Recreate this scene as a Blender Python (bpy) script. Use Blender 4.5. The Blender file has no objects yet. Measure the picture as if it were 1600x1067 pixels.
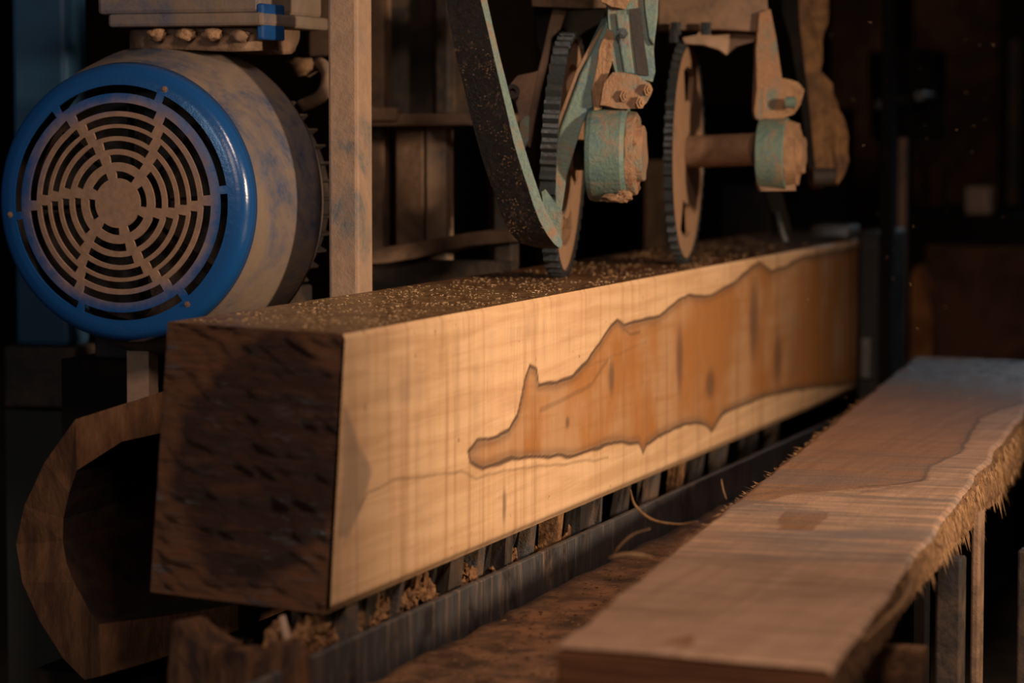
import bpy, bmesh, math, random
from mathutils import Vector, Matrix
from mathutils.noise import noise as pnoise
random.seed(7)
SC = bpy.context.scene; COL = SC.collection
V = Vector; PI = math.pi

# ------------------------------------------------------------------ camera
FPX = 4500.0
YAW = math.atan(1517/math.hypot(FPX, 341)); PIT = math.atan(341/FPX)
CAM = V((0, 0, 1.25))
RGT = V((math.cos(YAW), math.sin(YAW), 0))
FWD = V((-math.sin(YAW)*math.cos(PIT), math.cos(YAW)*math.cos(PIT), -math.sin(PIT)))
UPV = RGT.cross(FWD)
cd = bpy.data.cameras.new('camera'); cam = bpy.data.objects.new('camera', cd); COL.objects.link(cam)
cd.sensor_width = 36; cd.lens = FPX*36/1600; cd.clip_start = .05; cd.clip_end = 100
cam.location = CAM; cam.rotation_euler = (PI/2-PIT, 0, YAW)
cd.dof.use_dof = True; cd.dof.focus_distance = 5.0; cd.dof.aperture_fstop = 2.7
SC.camera = cam
SC.view_settings.view_transform = 'Standard'; SC.view_settings.look = 'None'
SC.view_settings.gamma = 1; SC.view_settings.exposure = 0.0
SC.view_settings.use_curve_mapping = False

w = bpy.data.worlds.new('world'); SC.world = w; w.use_nodes = True
w.node_tree.nodes['Background'].inputs[0].default_value = (1, .88, .78, 1)
w.node_tree.nodes['Background'].inputs[1].default_value = .022

def lamp(name, kind, loc, target, energy, color, size=.2, angle=40, blend=1):
    l = bpy.data.lights.new(name, kind); o = bpy.data.objects.new(name, l); COL.objects.link(o)
    l.energy = energy; l.color = color; o.location = loc
    o.rotation_euler = (V(target)-V(loc)).to_track_quat('-Z', 'Y').to_euler()
    if kind == 'SPOT': l.spot_size = math.radians(angle); l.spot_blend = blend; l.shadow_soft_size = size
    else: l.size = size
    return o
lamp('work_lamp', 'SPOT', (1.5, 3.9, 1.66), (-1.53, 5.18, .86), 570, (1, .74, .50), .12, 53, 1)
lamp('camera_side_fill', 'AREA', (-1.2, -.6, 2.2), (-2.0, 5.2, 1.0), 23, (1, .74, .54), .9)  # unseen fill added near the camera to lift motor and rear frame
lamp('plank_fill', 'AREA', (-.1, 2.0, 2.9), (-.9, 3.8, .6), 58, (1, .76, .60), .6)  # unseen fill added above the plank to brighten its near end
lamp('far_sheen_spot', 'SPOT', (-1.0, 11.0, 1.9), (-1.08, 7.2, .63), 75, (.75, .88, 1), .3, 22, 1)  # added cool spot that puts a sheen on the plank's far end
lamp('end_glint_light', 'AREA', (-3.1, -.3, 1.9), (-1.7, 3.8, .8), 13, (.62, .8, 1), .35)  # added cool light without a seen source, for glints on the beam end

# ------------------------------------------------------------------ projection helpers (pixel -> world)
def ray(x, y): return FWD + RGT*((x-800)/FPX) - UPV*((y-533.5)/FPX)
def onP(x, y, p, n):
    r = ray(x, y); return CAM + r*((p-CAM).dot(n)/r.dot(n))
def onX(x, y, X): return onP(x, y, V((X, 0, 0)), V((1, 0, 0)))
def onY(x, y, Y): return onP(x, y, V((0, Y, 0)), V((0, 1, 0)))
def onZ(x, y, Z): return onP(x, y, V((0, 0, Z)), V((0, 0, 1)))
def D(x, y, d): return CAM + ray(x, y)*d

# ------------------------------------------------------------------ materials
class NT:
    def __init__(s, name):
        s.m = bpy.data.materials.new(name); s.m.use_nodes = True
        s.t = s.m.node_tree; s.n = s.t.nodes; s.b = s.n['Principled BSDF']
        s.tc = s.n.new('ShaderNodeTexCoord').outputs['Object']
    def L(s, a, b): s.t.links.new(a, b)
    def put(s, v, sock):
        if hasattr(v, 'links'): s.L(v, sock)
        elif isinstance(v, (tuple, list)) and len(v) == 3 and sock.type == 'RGBA': sock.default_value = (*v, 1)
        else: sock.default_value = v
    def mapv(s, scale, rot=(0, 0, 0)):
        m = s.n.new('ShaderNodeMapping'); m.inputs['Scale'].default_value = scale; m.inputs['Rotation'].default_value = rot
        s.L(s.tc, m.inputs[0]); return m.outputs[0]
    def noise(s, scale, detail=5, rough=.6, vec=None, dist=0):
        n = s.n.new('ShaderNodeTexNoise'); n.inputs['Scale'].default_value = scale
        n.inputs['Detail'].default_value = detail; n.inputs['Roughness'].default_value = rough
        n.inputs['Distortion'].default_value = dist
        s.L(vec or s.tc, n.inputs['Vector']); return n.outputs['Fac']
    def ramp(s, f, a, b, lo=0, hi=1):
        r = s.n.new('ShaderNodeMapRange'); r.interpolation_type = 'SMOOTHSTEP'
        s.put(f, r.inputs[0]); r.inputs[1].default_value = a; r.inputs[2].default_value = b
        r.inputs[3].default_value = lo; r.inputs[4].default_value = hi; return r.outputs[0]
    def mix(s, f, a, b, mode='MIX'):
        m = s.n.new('ShaderNodeMix'); m.data_type = 'RGBA'; m.blend_type = mode
        s.put(f, m.inputs[0]); s.put(a, m.inputs[6]); s.put(b, m.inputs[7]); return m.outputs[2]
    def math(s, op, a, b=0.0):
        m = s.n.new('ShaderNodeMath'); m.operation = op; s.put(a, m.inputs[0]); s.put(b, m.inputs[1]); return m.outputs[0]
    def attr(s, name):
        a = s.n.new('ShaderNodeAttribute'); a.attribute_name = name
        p = s.n.new('ShaderNodeSeparateColor'); s.L(a.outputs['Color'], p.inputs[0]); return p.outputs
    def sep(s, v=None):
        p = s.n.new('ShaderNodeSeparateXYZ'); s.L(v or s.tc, p.inputs[0]); return p.outputs
    def bump(s, h, strength=.3, dist=.01):
        b = s.n.new('ShaderNodeBump'); b.inputs['Strength'].default_value = strength
        b.inputs['Distance'].default_value = dist; s.L(h, b.inputs['Height']); s.L(b.outputs[0], s.b.inputs['Normal'])
    def out(s, col, rough=.6, metal=0, spec=.4):
        s.put(col, s.b.inputs['Base Color']); s.put(rough, s.b.inputs['Roughness'])
        s.b.inputs['Metallic'].default_value = metal; s.b.inputs['Specular IOR Level'].default_value = spec
        return s.m

def dusty(name, paint, dust=(.26, .15, .09), amount=.5, scale=9, rough=.45, metal=0, bump=.4, soft=.10, third=None):
    """painted or bare metal with settled sawdust and worn patches"""
    t = NT(name)
    n = t.noise(scale, 8, .68, dist=.6); n2 = t.noise(scale*7, 4, .7)
    mixn = t.math('ADD', t.math('MULTIPLY', n, .75), t.math('MULTIPLY', n2, .25))
    th = 1-amount
    th = .5+(th-.5)*.5
    f = t.ramp(mixn, th-soft, th+soft)
    base = paint
    if third: base = t.mix(t.ramp(t.noise(scale*2.3, 6, .7), .5, .62), paint, third)
    col = t.mix(f, base, dust)
    col = t.mix(t.ramp(n2, .25, .75, .0, .45), col, t.mix(.5, col, (.02, .015, .012)))
    t.bump(n2, bump, .006)
    return t.out(col, t.ramp(f, 0, 1, rough, .85), metal, .08 if 'sooty' in name else .4)

M = {}
M['blue'] = dusty('blue_paint', (.008, .062, .22), amount=.12, scale=7, rough=.32, bump=.12, third=(.006, .045, .16))
M['blue_dust'] = dusty('blue_paint_dusty', (.014, .045, .115), (.20, .14, .10), amount=.60, scale=4, rough=.5, bump=.25, soft=.13)
M['blue_post'] = dusty('blue_post_paint', (.012, .058, .125), (.05, .048, .05), amount=.15, scale=3, rough=.6, bump=.1)
M['brown_dust'] = dusty('brown_dusty_steel', (.11, .065, .042), (.24, .14, .085), amount=.55, scale=8, rough=.7)
M['frame'] = dusty('frame_dusty_paint', (.10, .115, .12), (.33, .21, .14), amount=.66, scale=6, rough=.6, third=(.06, .10, .14))
M['frame_dark'] = dusty('frame_dark_steel', (.022, .016, .014), (.09, .055, .036), amount=.4, scale=6, rough=.7)
M['green'] = dusty('green_paint_dusty', (.115, .175, .145), (.30, .165, .095), amount=.33, scale=16, rough=.5, bump=.5, third=(.08, .14, .15))
M['green_rust'] = dusty('green_paint_caked', (.12, .17, .145), (.30, .16, .09), amount=.62, scale=20, rough=.6, bump=.8)
M['caked'] = dusty('caked_sawdust', (.20, .11, .06), (.34, .19, .10), amount=.55, scale=22, rough=.85, bump=.9)
M['caked_warm'] = dusty('caked_wet_sawdust', (.12, .06, .028), (.26, .13, .05), amount=.5, scale=14, rough=.85, bump=.9)
M['wheel'] = dusty('wheel_face_dusty', (.10, .09, .085), (.32, .18, .10), amount=.72, scale=11, rough=.6, bump=.5)
M['rim'] = dusty('wheel_rim_steel', (.055, .065, .072), (.045, .032, .025), amount=.35, scale=30, rough=.24, metal=.5, bump=.3)
M['dark'] = dusty('dark_steel', (.012, .012, .013), (.05, .032, .022), amount=.35, scale=12, rough=.5, metal=.2, bump=.4)
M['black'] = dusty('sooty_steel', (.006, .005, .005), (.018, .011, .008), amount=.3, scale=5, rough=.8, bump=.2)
M['wall'] = dusty('sooty_brown_wall', (.012, .008, .006), (.030, .016, .009), amount=.5, scale=.9, rough=.9, bump=.2, soft=.2)
M['floor'] = dusty('sawdust_floor', (.02, .015, .011), (.06, .035, .02), amount=.5, scale=3, rough=.9)
M['rail'] = None

def m_strip():
    t = NT('oiled_black_strip')
    sp = t.noise(95, 6, .75); big = t.noise(9, 5, .6, dist=1)
    f = t.math('MULTIPLY', t.ramp(sp, .53, .66), t.ramp(big, .42, .62))
    x = t.noise(400, 2)
    col = t.mix(f, (.012, .009, .007), (.30, .17, .09))
    col = t.mix(t.ramp(t.noise(30, 5, .7), .55, .75, 0, .5), col, (.05, .025, .012))
    t.bump(t.noise(70, 8, .75), .8, .008)
    return t.out(col, t.ramp(f, 0, 1, .28, .8), 0, .5)
M['strip'] = m_strip()

def m_rail():
    t = NT('wet_dark_rail')
    v = t.noise(1, 7, .7, t.mapv((1, 70, 6)))
    f = t.ramp(v, .5, .72)
    col = t.mix(f, (.062, .060, .063), (.27, .175, .115))
    col = t.mix(t.ramp(t.noise(1, 5, .6, t.mapv((1, 150, 12))), .55, .72, 0, .6), col, (.20, .18, .17))
    col = t.mix(t.ramp(t.noise(11, 5, .7), .50, .68, 0, .75), col, (.010, .008, .007))
    t.bump(v, .5, .01)
    return t.out(col, .42, .15)
M['rail'] = m_rail()

def m_face():
    """freshly sawn side of the beam; fig.R heartwood, G dark contour lines, B blue-brown stain"""
    t = NT('sawn_face_wood'); R, G, B = t.attr('fig')[:3]
    grain = t.noise(1, 6, .62, t.mapv((1, 2.2, 38)), .5)
    band = t.noise(1, 5, .6, t.mapv((1, 26, .9)))
    fine = t.noise(1, 5, .7, t.mapv((1, 110, 9)))
    blot = t.noise(3.0, 4, .55)
    sap = t.mix(t.ramp(grain, .35, .68), (.74, .475, .275), (.60, .36, .195))
    heart = t.mix(t.ramp(blot, .42, .60), (.40, .165, .050), (.48, .265, .135))
    heart = t.mix(t.ramp(grain, .45, .7, 0, .5), heart, (.36, .155, .05))
    col = t.mix(R, sap, heart)
    col = t.mix(t.ramp(band, .50, .68, 0, .55), col, t.mix(.75, col, (.27, .12, .05)))
    col = t.mix(t.math('MULTIPLY', t.ramp(fine, .54, .72, 0, .38), t.ramp(t.noise(2.6, 3), .42, .6)), col, (.30, .15, .07))
    col = t.mix(t.ramp(fine, .2, .42, .25, 0), col, (.86, .62, .38))
    sp = t.noise(60, 3, .5); col = t.mix(t.ramp(sp, .70, .76, 0, .6), col, (.16, .08, .04))
    col = t.mix(B, col, (.20, .15, .125))
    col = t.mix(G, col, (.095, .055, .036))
    t.bump(t.math('ADD', fine, grain), .25, .004)
    return t.out(col, .55, 0, .35)
M['face'] = m_face()

def m_top():
    t = NT('wet_sawn_top')
    g = t.noise(1, 6, .65, t.mapv((34, 3, 1))); n = t.noise(55, 6, .8); b = t.noise(4, 4, .6)
    y = t.sep()[1]
    dusted = t.math('MULTIPLY', t.ramp(t.math('ADD', n, t.math('MULTIPLY', b, .35)), .58, .78), t.ramp(y, .9, 1.9, 1, .12))
    col = t.mix(t.ramp(g, .3, .7), (.075, .026, .011), (.16, .065, .024))
    col = t.mix(dusted, col, (.27, .155, .065))
    t.bump(n, .6, .01)
    return t.out(col, t.ramp(n, .4, .7, .16, .75), 0, .6)
M['top'] = m_top()

def m_end():
    t = NT('rough_end_grain')
    mp = t.n.new('ShaderNodeVectorMath'); mp.operation = 'DISTANCE'
    t.L(t.tc, mp.inputs[0]); mp.inputs[1].default_value = (0.165, .02, .215)
    dist = t.math('ADD', mp.outputs['Value'], t.math('MULTIPLY', t.math('SUBTRACT', t.noise(6, 5), .5), .11))
    heart = t.ramp(dist, .175, .205, 1, 0)
    cut = t.noise(1, 7, .72, t.mapv((9, 9, 60), (0, .55, 0)))
    cut2 = t.noise(1, 7, .72, t.mapv((12, 9, 110), (0, -.18, 0)))
    col = t.mix(heart, (.21, .085, .036), (.062, .021, .010))
    col = t.mix(t.ramp(cut, .50, .66, 0, .6), col, (.17, .066, .026))
    col = t.mix(t.ramp(t.noise(1, 6, .7, t.mapv((5, 5, 34), (0, .75, 0))), .52, .68, 0, .6), col, (.015, .006, .004))
    low = t.ramp(t.sep()[2], .10, .30, 1, 0)
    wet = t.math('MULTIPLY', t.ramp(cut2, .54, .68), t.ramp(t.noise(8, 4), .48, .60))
    col = t.mix(wet, col, (.17, .20, .23))  # blue-grey glints painted into the colour of the wet patches
    t.bump(t.math('ADD', cut, t.math('MULTIPLY', cut2, .8)), 1.0, .05)
    return t.out(col, t.ramp(wet, 0, 1, .55, .14), 0, .5)
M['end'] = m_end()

def m_plank(side=False):
    t = NT('sawn_plank_side' if side else 'sawn_plank_top'); R, G, B = t.attr('fig')[:3]
    rot = (0, 0, math.radians(-10))
    tr = t.noise(1, 6, .7, t.mapv((3, 26, 1), rot)); tr2 = t.noise(1, 5, .7, t.mapv((6, 130, 1), rot))
    al = t.noise(1, 5, .6, t.mapv((60, 3, 30), rot)); blot = t.noise(5, 4, .6)
    col = t.mix(t.ramp(al, .3, .7), (.54, .32, .20), (.44, .245, .145))
    col = t.mix(R, col, t.mix(t.ramp(al, .3, .7), (.34, .155, .065), (.24, .10, .042)))
    col = t.mix(t.ramp(tr, .47, .64, 0, .6), col, (.21, .10, .052))
    col = t.mix(t.ramp(tr2, .5, .66, 0, .7), col, (.15, .085, .06))
    col = t.mix(t.ramp(tr2, .25, .45, .35, 0), col, (.54, .35, .24))
    col = t.mix(t.math('MULTIPLY', B, t.ramp(tr, .40, .52)), col, (.15, .135, .13))
    col = t.mix(G, col, (.075, .045, .03))
    if side: col = t.mix(t.ramp(t.noise(40, 5, .7), .45, .65), (.22, .11, .05), (.09, .04, .018))
    wet = t.math('MULTIPLY', t.ramp(t.sep()[1], 3.0, 4.0), t.ramp(t.noise(9, 6, .7), .36, .56))
    if not side: col = t.mix(t.math('MULTIPLY', wet, .8), col, (.075, .075, .08))  # grey of the sheen mixed into the wet far end's colour
    t.bump(t.math('ADD', tr2, t.noise(160, 4, .7)), .8, .008)
    return t.out(col, t.ramp(wet, 0, 1, .62, .22), 0, .4)
M['plank'] = m_plank(); M['plank_side'] = m_plank(True)

def m_simple(name, a, b, scale, rough=.7, bump=.4, mp=None, spec=.3):
    t = NT(name); n = t.noise(scale if mp is None else 1, 6, .68, t.mapv(mp) if mp else None)
    t.bump(n, bump, .01)
    return t.out(t.mix(t.ramp(n, .35, .65), a, b), rough, 0, spec)
M['fibre'] = m_simple('wood_fibre', (.17, .085, .036), (.31, .175, .08), 30, .7, .1)
M['fibre_dark'] = m_simple('wood_fibre_brown', (.22, .10, .04), (.36, .18, .08), 30, .8, .1)
M['plank_end'] = m_simple('plank_end_grain', (.10, .035, .014), (.20, .075, .03), 20, .75, .5, (4, 4, 90))
M['log_end'] = m_simple('old_log_end', (.07, .028, .012), (.17, .078, .034), 14, .85, .7, (18, 18, 7))
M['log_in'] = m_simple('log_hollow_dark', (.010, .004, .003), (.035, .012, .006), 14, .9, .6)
M['bark'] = m_simple('dark_bark', (.014, .008, .006), (.05, .025, .014), 22, .9, 1.0, (30, 3, 30))
M['ledge'] = m_simple('dusty_ledge_wood', (.055, .026, .013), (.24, .115, .052), 13, .85, .8)
M['chunk'] = m_simple('splintered_wood', (.02, .008, .004), (.09, .038, .015), 16, .8, .8, (40, 40, 9))
M['dust'] = m_simple('loose_sawdust', (.24, .12, .05), (.48, .27, .12), 80, .9, .6)
M['dust_wet'] = m_simple('damp_sawdust', (.09, .04, .018), (.30, .15, .065), 45, .8, 1.0)
M['flake'] = m_simple('sawdust_flake', (.20, .11, .045), (.42, .26, .13), 60, .5, .1, spec=.6)
M['pale'] = dusty('pale_grimy_paint', (.36, .24, .20), (.25, .16, .12), amount=.4, scale=3, rough=.8)
M['slat'] = dusty('slat_grimy_steel', (.06, .06, .065), (.15, .09, .055), amount=.5, scale=26, rough=.6, bump=.8)
M['wetsteel'] = dusty('wet_table_steel', (.16, .165, .17), (.10, .07, .055), amount=.4, scale=7, rough=.3, metal=.3, bump=.5)

# ------------------------------------------------------------------ mesh helpers
def mesh_obj(name, bm, mat, parent=None, origin=None, smooth=False, bevel=0):
    if origin is None: origin = parent['_o'] if parent is not None and '_o' in parent else None
    o3 = V(origin) if origin is not None else V((0, 0, 0))
    bmesh.ops.recalc_face_normals(bm, faces=bm.faces)
    bmesh.ops.translate(bm, verts=bm.verts, vec=-o3)
    me = bpy.data.meshes.new(name); bm.to_mesh(me); bm.free()
    for m in (mat if isinstance(mat, list) else [mat]): me.materials.append(m)
    if smooth:
        for p in me.polygons: p.use_smooth = True
    o = bpy.data.objects.new(name, me); COL.objects.link(o)
    if parent is not None: o.parent = parent
    else: o.location = o3
    o['_o'] = tuple(o3)
    if bevel:
        b = o.modifiers.new('bevel', 'BEVEL'); b.width = bevel; b.segments = 2; b.limit_method = 'ANGLE'; b.angle_limit = .6
    return o
def tag(o, label, cat, group=None, kind=None):
    if label: o['label'] = label
    if cat: o['category'] = cat
    if group: o['group'] = group
    if kind: o['kind'] = kind
    return o
def thing(name, loc, label, cat, group=None):
    o = bpy.data.objects.new(name, None); COL.objects.link(o); o.location = loc; o.empty_display_size = .05
    o['_o'] = tuple(loc); return tag(o, label, cat, group)
def B(): return bmesh.new()
def box(bm, lo, hi, mat=0):
    x0, y0, z0 = lo; x1, y1, z1 = hi
    vs = [bm.verts.new(p) for p in ((x0, y0, z0), (x1, y0, z0), (x1, y1, z0), (x0, y1, z0), (x0, y0, z1), (x1, y0, z1), (x1, y1, z1), (x0, y1, z1))]
    for f in ((0, 3, 2, 1), (4, 5, 6, 7), (0, 1, 5, 4), (1, 2, 6, 5), (2, 3, 7, 6), (3, 0, 4, 7)):
        bm.faces.new([vs[i] for i in f]).material_index = mat
    return bm
def pbox(bm, x0, y0, x1, y1, Y, t):
    a = onY(x0, y0, Y); b = onY(x1, y1, Y); return box(bm, (a.x, Y, b.z), (b.x, Y+t, a.z))
def poly(bm, pts, ext, n_sub=0):
    """solid prism: closed 3D outline pushed along ext"""
    a = [bm.verts.new(p) for p in pts]; b = [bm.verts.new(p+ext) for p in pts]; k = len(pts)
    f0 = bm.faces.new(a); f1 = bm.faces.new(list(reversed(b)))
    for i in range(k): bm.faces.new((a[i], b[i], b[(i+1) % k], a[(i+1) % k]))
    bmesh.ops.triangulate(bm, faces=[f0, f1])
    return bm
def frame_of(axis):
    a = axis.normalized(); u = a.cross(V((0, 0, 1)))
    if u.length < .01: u = V((1, 0, 0))
    u.normalize(); return a, u, u.cross(a)
def lathe(bm, p, axis, prof, n=48, cap=True):
    """prof: list of (along, radius)"""
    a, u, v = frame_of(axis); rings = []
    for (s, r) in prof:
        if r < 1e-6: rings.append([bm.verts.new(p+a*s)]); continue
        rings.append([bm.verts.new(p+a*s+(u*math.cos(2*PI*i/n)+v*math.sin(2*PI*i/n))*r) for i in range(n)])
    for A, C in zip(rings, rings[1:]):
        for i in range(n):
            j = (i+1) % n
            if len(A) == 1 and len(C) == 1: continue
            if len(A) == 1: bm.faces.new((A[0], C[i], C[j]))
            elif len(C) == 1: bm.faces.new((A[i], A[j], C[0]))
            else: bm.faces.new((A[i], A[j], C[j], C[i]))
    if cap:
        for r in (rings[0], rings[-1]):
            if len(r) > 1: bm.faces.new(r)
    return bm
def tube(bm, pts, rad, n=10):
    rings = []; k = len(pts); up = None
    for i, p in enumerate(pts):
        d = (pts[min(i+1, k-1)]-pts[max(i-1, 0)]).normalized()
        if up is None: up = d.orthogonal().normalized()
        up = (up-d*up.dot(d)).normalized(); s = d.cross(up)
        r = rad[i] if isinstance(rad, (list, tuple)) else rad
        rings.append([bm.verts.new(p+(up*math.cos(2*PI*j/n)+s*math.sin(2*PI*j/n))*r) for j in range(n)])
    for A, C in zip(rings, rings[1:]):
        for j in range(n): bm.faces.new((A[j], A[(j+1) % n], C[(j+1) % n], C[j]))
    bm.faces.new(list(reversed(rings[0]))); bm.faces.new(rings[-1]); return bm
def hexbolt(bm, p, axis, r=.011, h=.01):
    return lathe(bm, p, axis, [(0, r*1.4), (h*.25, r*1.4), (h*.26, r), (h, r), (h, r*.5), (h*1.5, r*.5)], 6)
def rough(bm, amp, scale=14, seed=0):
    for v in bm.verts:
        p = v.co*scale+V((seed, seed*.7, 0))
        v.co += V((pnoise(p), pnoise(p+V((31, 0, 0))), pnoise(p+V((0, 47, 0)))))*amp
def subdiv(bm, cuts): bmesh.ops.subdivide_edges(bm, edges=bm.edges[:], cuts=cuts, use_grid_fill=True)
def lump(bm, c, r, seed=0, sub=3, amp=.35):
    g = bmesh.ops.create_icosphere(bm, subdivisions=sub, radius=1)
    for v in g['verts']:
        d = v.co.copy(); k = 1+amp*pnoise(d*1.7+V((seed, 3*seed, 0)))+amp*.5*pnoise(d*5+V((seed, 0, seed)))
        v.co = V(c)+V((d.x*r[0], d.y*r[1], d.z*r[2]))*k
    return bm

# ------------------------------------------------------------------ the setting
def struct(name, lo, hi, mat): return tag(mesh_obj(name, box(B(), lo, hi), mat), None, None, kind='structure')
struct('floor', (-8, -1.5, -.1), (8, 16, 0), M['floor'])
struct('wall_back', (-8, 15, 0), (8, 15.2, 5), M['wall'])
struct('wall_left', (-8.2, -1.5, 0), (-8, 15.2, 5), M['wall'])
struct('wall_right', (8, -1.5, 0), (8.2, 15.2, 5), M['wall'])

# ------------------------------------------------------------------ beam
XR, ZT, ZB = -1.531, .95, .557
TR = onZ(540, 522, ZT); BR = onX(515, 960, XR); TL = onZ(262, 503, ZT); BL = V((-1.857, 3.84, ZB)); YE = 7.72
BO = (-1.86, 3.74, .557)
beam = thing('square_timber', BO, 'long square beam of freshly sawn timber with pale side and dark wet end', 'timber')

def seg_d(p, a, b):
    ax, ay = a; bx, by = b; dx, dy = bx-ax, by-ay; l = dx*dx+dy*dy
    t = 0 if l == 0 else max(0, min(1, ((p[0]-ax)*dx+(p[1]-ay)*dy)/l))
    return math.hypot(p[0]-ax-t*dx, p[1]-ay-t*dy)
def pl_d(p, pl): return min(seg_d(p, pl[i], pl[i+1]) for i in range(len(pl)-1))
def inside(p, pg):
    c = False; x, y = p; j = len(pg)-1
    for i in range(len(pg)):
        xi, yi = pg[i]; xj, yj = pg[j]
        if (yi > y) != (yj > y) and x < (xj-xi)*(y-yi)/(yj-yi)+xi: c = not c
        j = i
    return c
def sm(a, b, x):
    t = max(0, min(1, (x-a)/(b-a))); return t*t*(3-2*t)
upper = [(735,722),(732,705),(745,690),(775,683),(795,672),(808,650),(815,620),(820,592),(828,572),(838,578),(842,602),(870,598),(895,588),(915,568),(935,540),(955,508),(965,500),(975,508),(1000,500),(1030,496),(1060,470),(1075,462),(1110,463),(1150,440),(1176,416),(1186,411),(1205,424),(1225,418),(1255,402),(1290,397),(1340,386)]
lower = [(1340,598),(1245,607),(1195,618),(1130,645),(1113,672),(1095,660),(1070,662),(1040,675),(1010,693),(1005,708),(998,693),(960,690),(930,700),(900,712),(850,712),(800,715),(775,724),(755,731),(735,722)]
def F2(pts): return [(lambda q: (q.y, q.z))(onX(x, y, XR)) for x, y in pts]
fu, fl = F2(upper), F2(lower); fpoly = fu+[(9, fu[-1][1]), (9, fl[0][1])]+fl
line_faint = F2([(560,795),(575,770),(620,750),(690,740),(720,737),(745,747),(780,736),(850,728),(950,716)])
line_in = F2([(965,505),(985,522),(1000,518)]); line_in2 = F2([(845,640),(880,625),(925,600),(950,560)])
line_top = F2([(900,580),(960,555),(1010,535)])
stain_l = F2([(548,650),(560,700),(572,745),(558,785),(535,830),(530,880)])
stain_p = F2([(540,640),(556,690),(579,738),(564,790),(541,838),(530,835),(538,740),(540,640)])
knots = [(955,590,5,26),(1062,560,5,50),(1178,500,7,60),(1110,600,7,22),(887,660,3,10),(788,790,3,26),(1215,560,6,40)]
knots = [(*(lambda q: (q.y, q.z))(onX(a, b, XR)), (onX(a+c, b, XR).y-onX(a-c, b, XR).y)/2, (onX(a, b-d, XR).z-onX(a, b+d, XR).z)/2) for a, b, c, d in knots]
streaks = [(715,500,700,.55,3),(745,540,740,.5,4),(632,560,650,.8,9),(600,570,640,.3,9),(800,480,560,.4,3),(812,485,540,.6,3),(825,480,545,.75,4),(838,485,530,.4,2),(850,480,590,.35,2),(660,560,640,.3,5),(770,500,600,.25,4),(1240,480,600,.5,8),(1225,450,560,.3,6),(890,500,560,.3,2)]
streaks = [(onX(x, (a+b)/2, XR).y, onX(x, b, XR).z, onX(x, a, XR).z, s, (onX(x+h, 600, XR).y-onX(x-h, 600, XR).y)/2) for x, a, b, s, h in streaks]
def face_fig(y, z):
    wob = .0035*pnoise(V((y*14, z*30, 2)))
    p = (y+wob, z+wob)
    du = pl_d(p, fu); dl = pl_d(p, fl); d = min(du, dl); ins = inside(p, fpoly)
    R = .5+(.5 if ins else -.5)*sm(0, .008, d)
    far = sm(5, 7.2, y)
    wd = .0035+.003*max(0, pnoise(V((y*9, z*9, 5))))
    G = .92*(1-sm(wd*.4, wd*1.5, d))
    if ins: G = max(G, .42*(1-sm(.004, .020, d)))
    if y < 4.30: G = max(G, .6*(1-sm(.006, .03, d))*(1 if ins else .2))
    G = max(G, .38*(1-sm(.001, .004, pl_d(p, line_faint))), .5*(1-sm(.001, .006, pl_d(p, line_in))), .35*(1-sm(.002, .007, pl_d(p, line_in2))), .22*(1-sm(.001, .004, pl_d(p, line_top))))
    for ky, kz, ry, rz in knots:
        e = math.hypot((p[0]-ky)/ry, (p[1]-kz)/rz)
        if e < 1.6: G = max(G, .65*(1-sm(.4, 1.5, e)))
    Bc = .55*(1-sm(-.002, .012, pl_d(p, stain_p)*(-1 if inside(p, stain_p) else 1)))
    for sy, z0, z1, s, h in streaks:
        if abs(y-sy) < h*2.2: 
            k = s*(1-sm(h*.3, h*2.0, abs(y-sy+.003*pnoise(V((z*60, sy, 0))))))*sm(0, .03, z-z0)*sm(0, .03, z1-z)*(.65+.5*pnoise(V((z*45, sy*9, 1))))
            Bc = max(Bc, .62*k)
    # brown bark-side edge along the bottom
    Bc = max(Bc, .0)
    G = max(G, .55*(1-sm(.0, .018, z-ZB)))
    return (R, G, Bc, 1)
def fig_grid(name, nu, nv, P, fig, mat, parent):
    bm = B(); lay = bm.verts.layers.float_color.new('fig')
    g = []
    for i in range(nu+1):
        row = []
        for j in range(nv+1):
            p, q = P(i/nu, j/nv); v = bm.verts.new(p); v[lay] = fig(*q); row.append(v)
        g.append(row)
    for i in range(nu):
        for j in range(nv): bm.faces.new((g[i][j], g[i+1][j], g[i+1][j+1], g[i][j+1]))
    return bm, g
def Pf(u, v):
    u2 = u**1.25
    yb = BR.y+(YE-BR.y)*u2; yt = TR.y+(YE-TR.y)*u2
    z = ZB+(ZT-ZB)*v; y = yb+(yt-yb)*v
    x = XR - .006*(1-sm(0, .03, v)) - .004*(1-sm(0, .02, 1-v)) + .0012*pnoise(V((y*40, z*3, 0)))
    return V((x, y, z)), (y, z)
bm, g = fig_grid('side', 520, 150, Pf, face_fig, None, None)
sideo = mesh_obj('sawn_side', bm, M['face'], beam, smooth=True)
tag(sideo, 'pale sawn side with brown heartwood figure', None)
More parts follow.
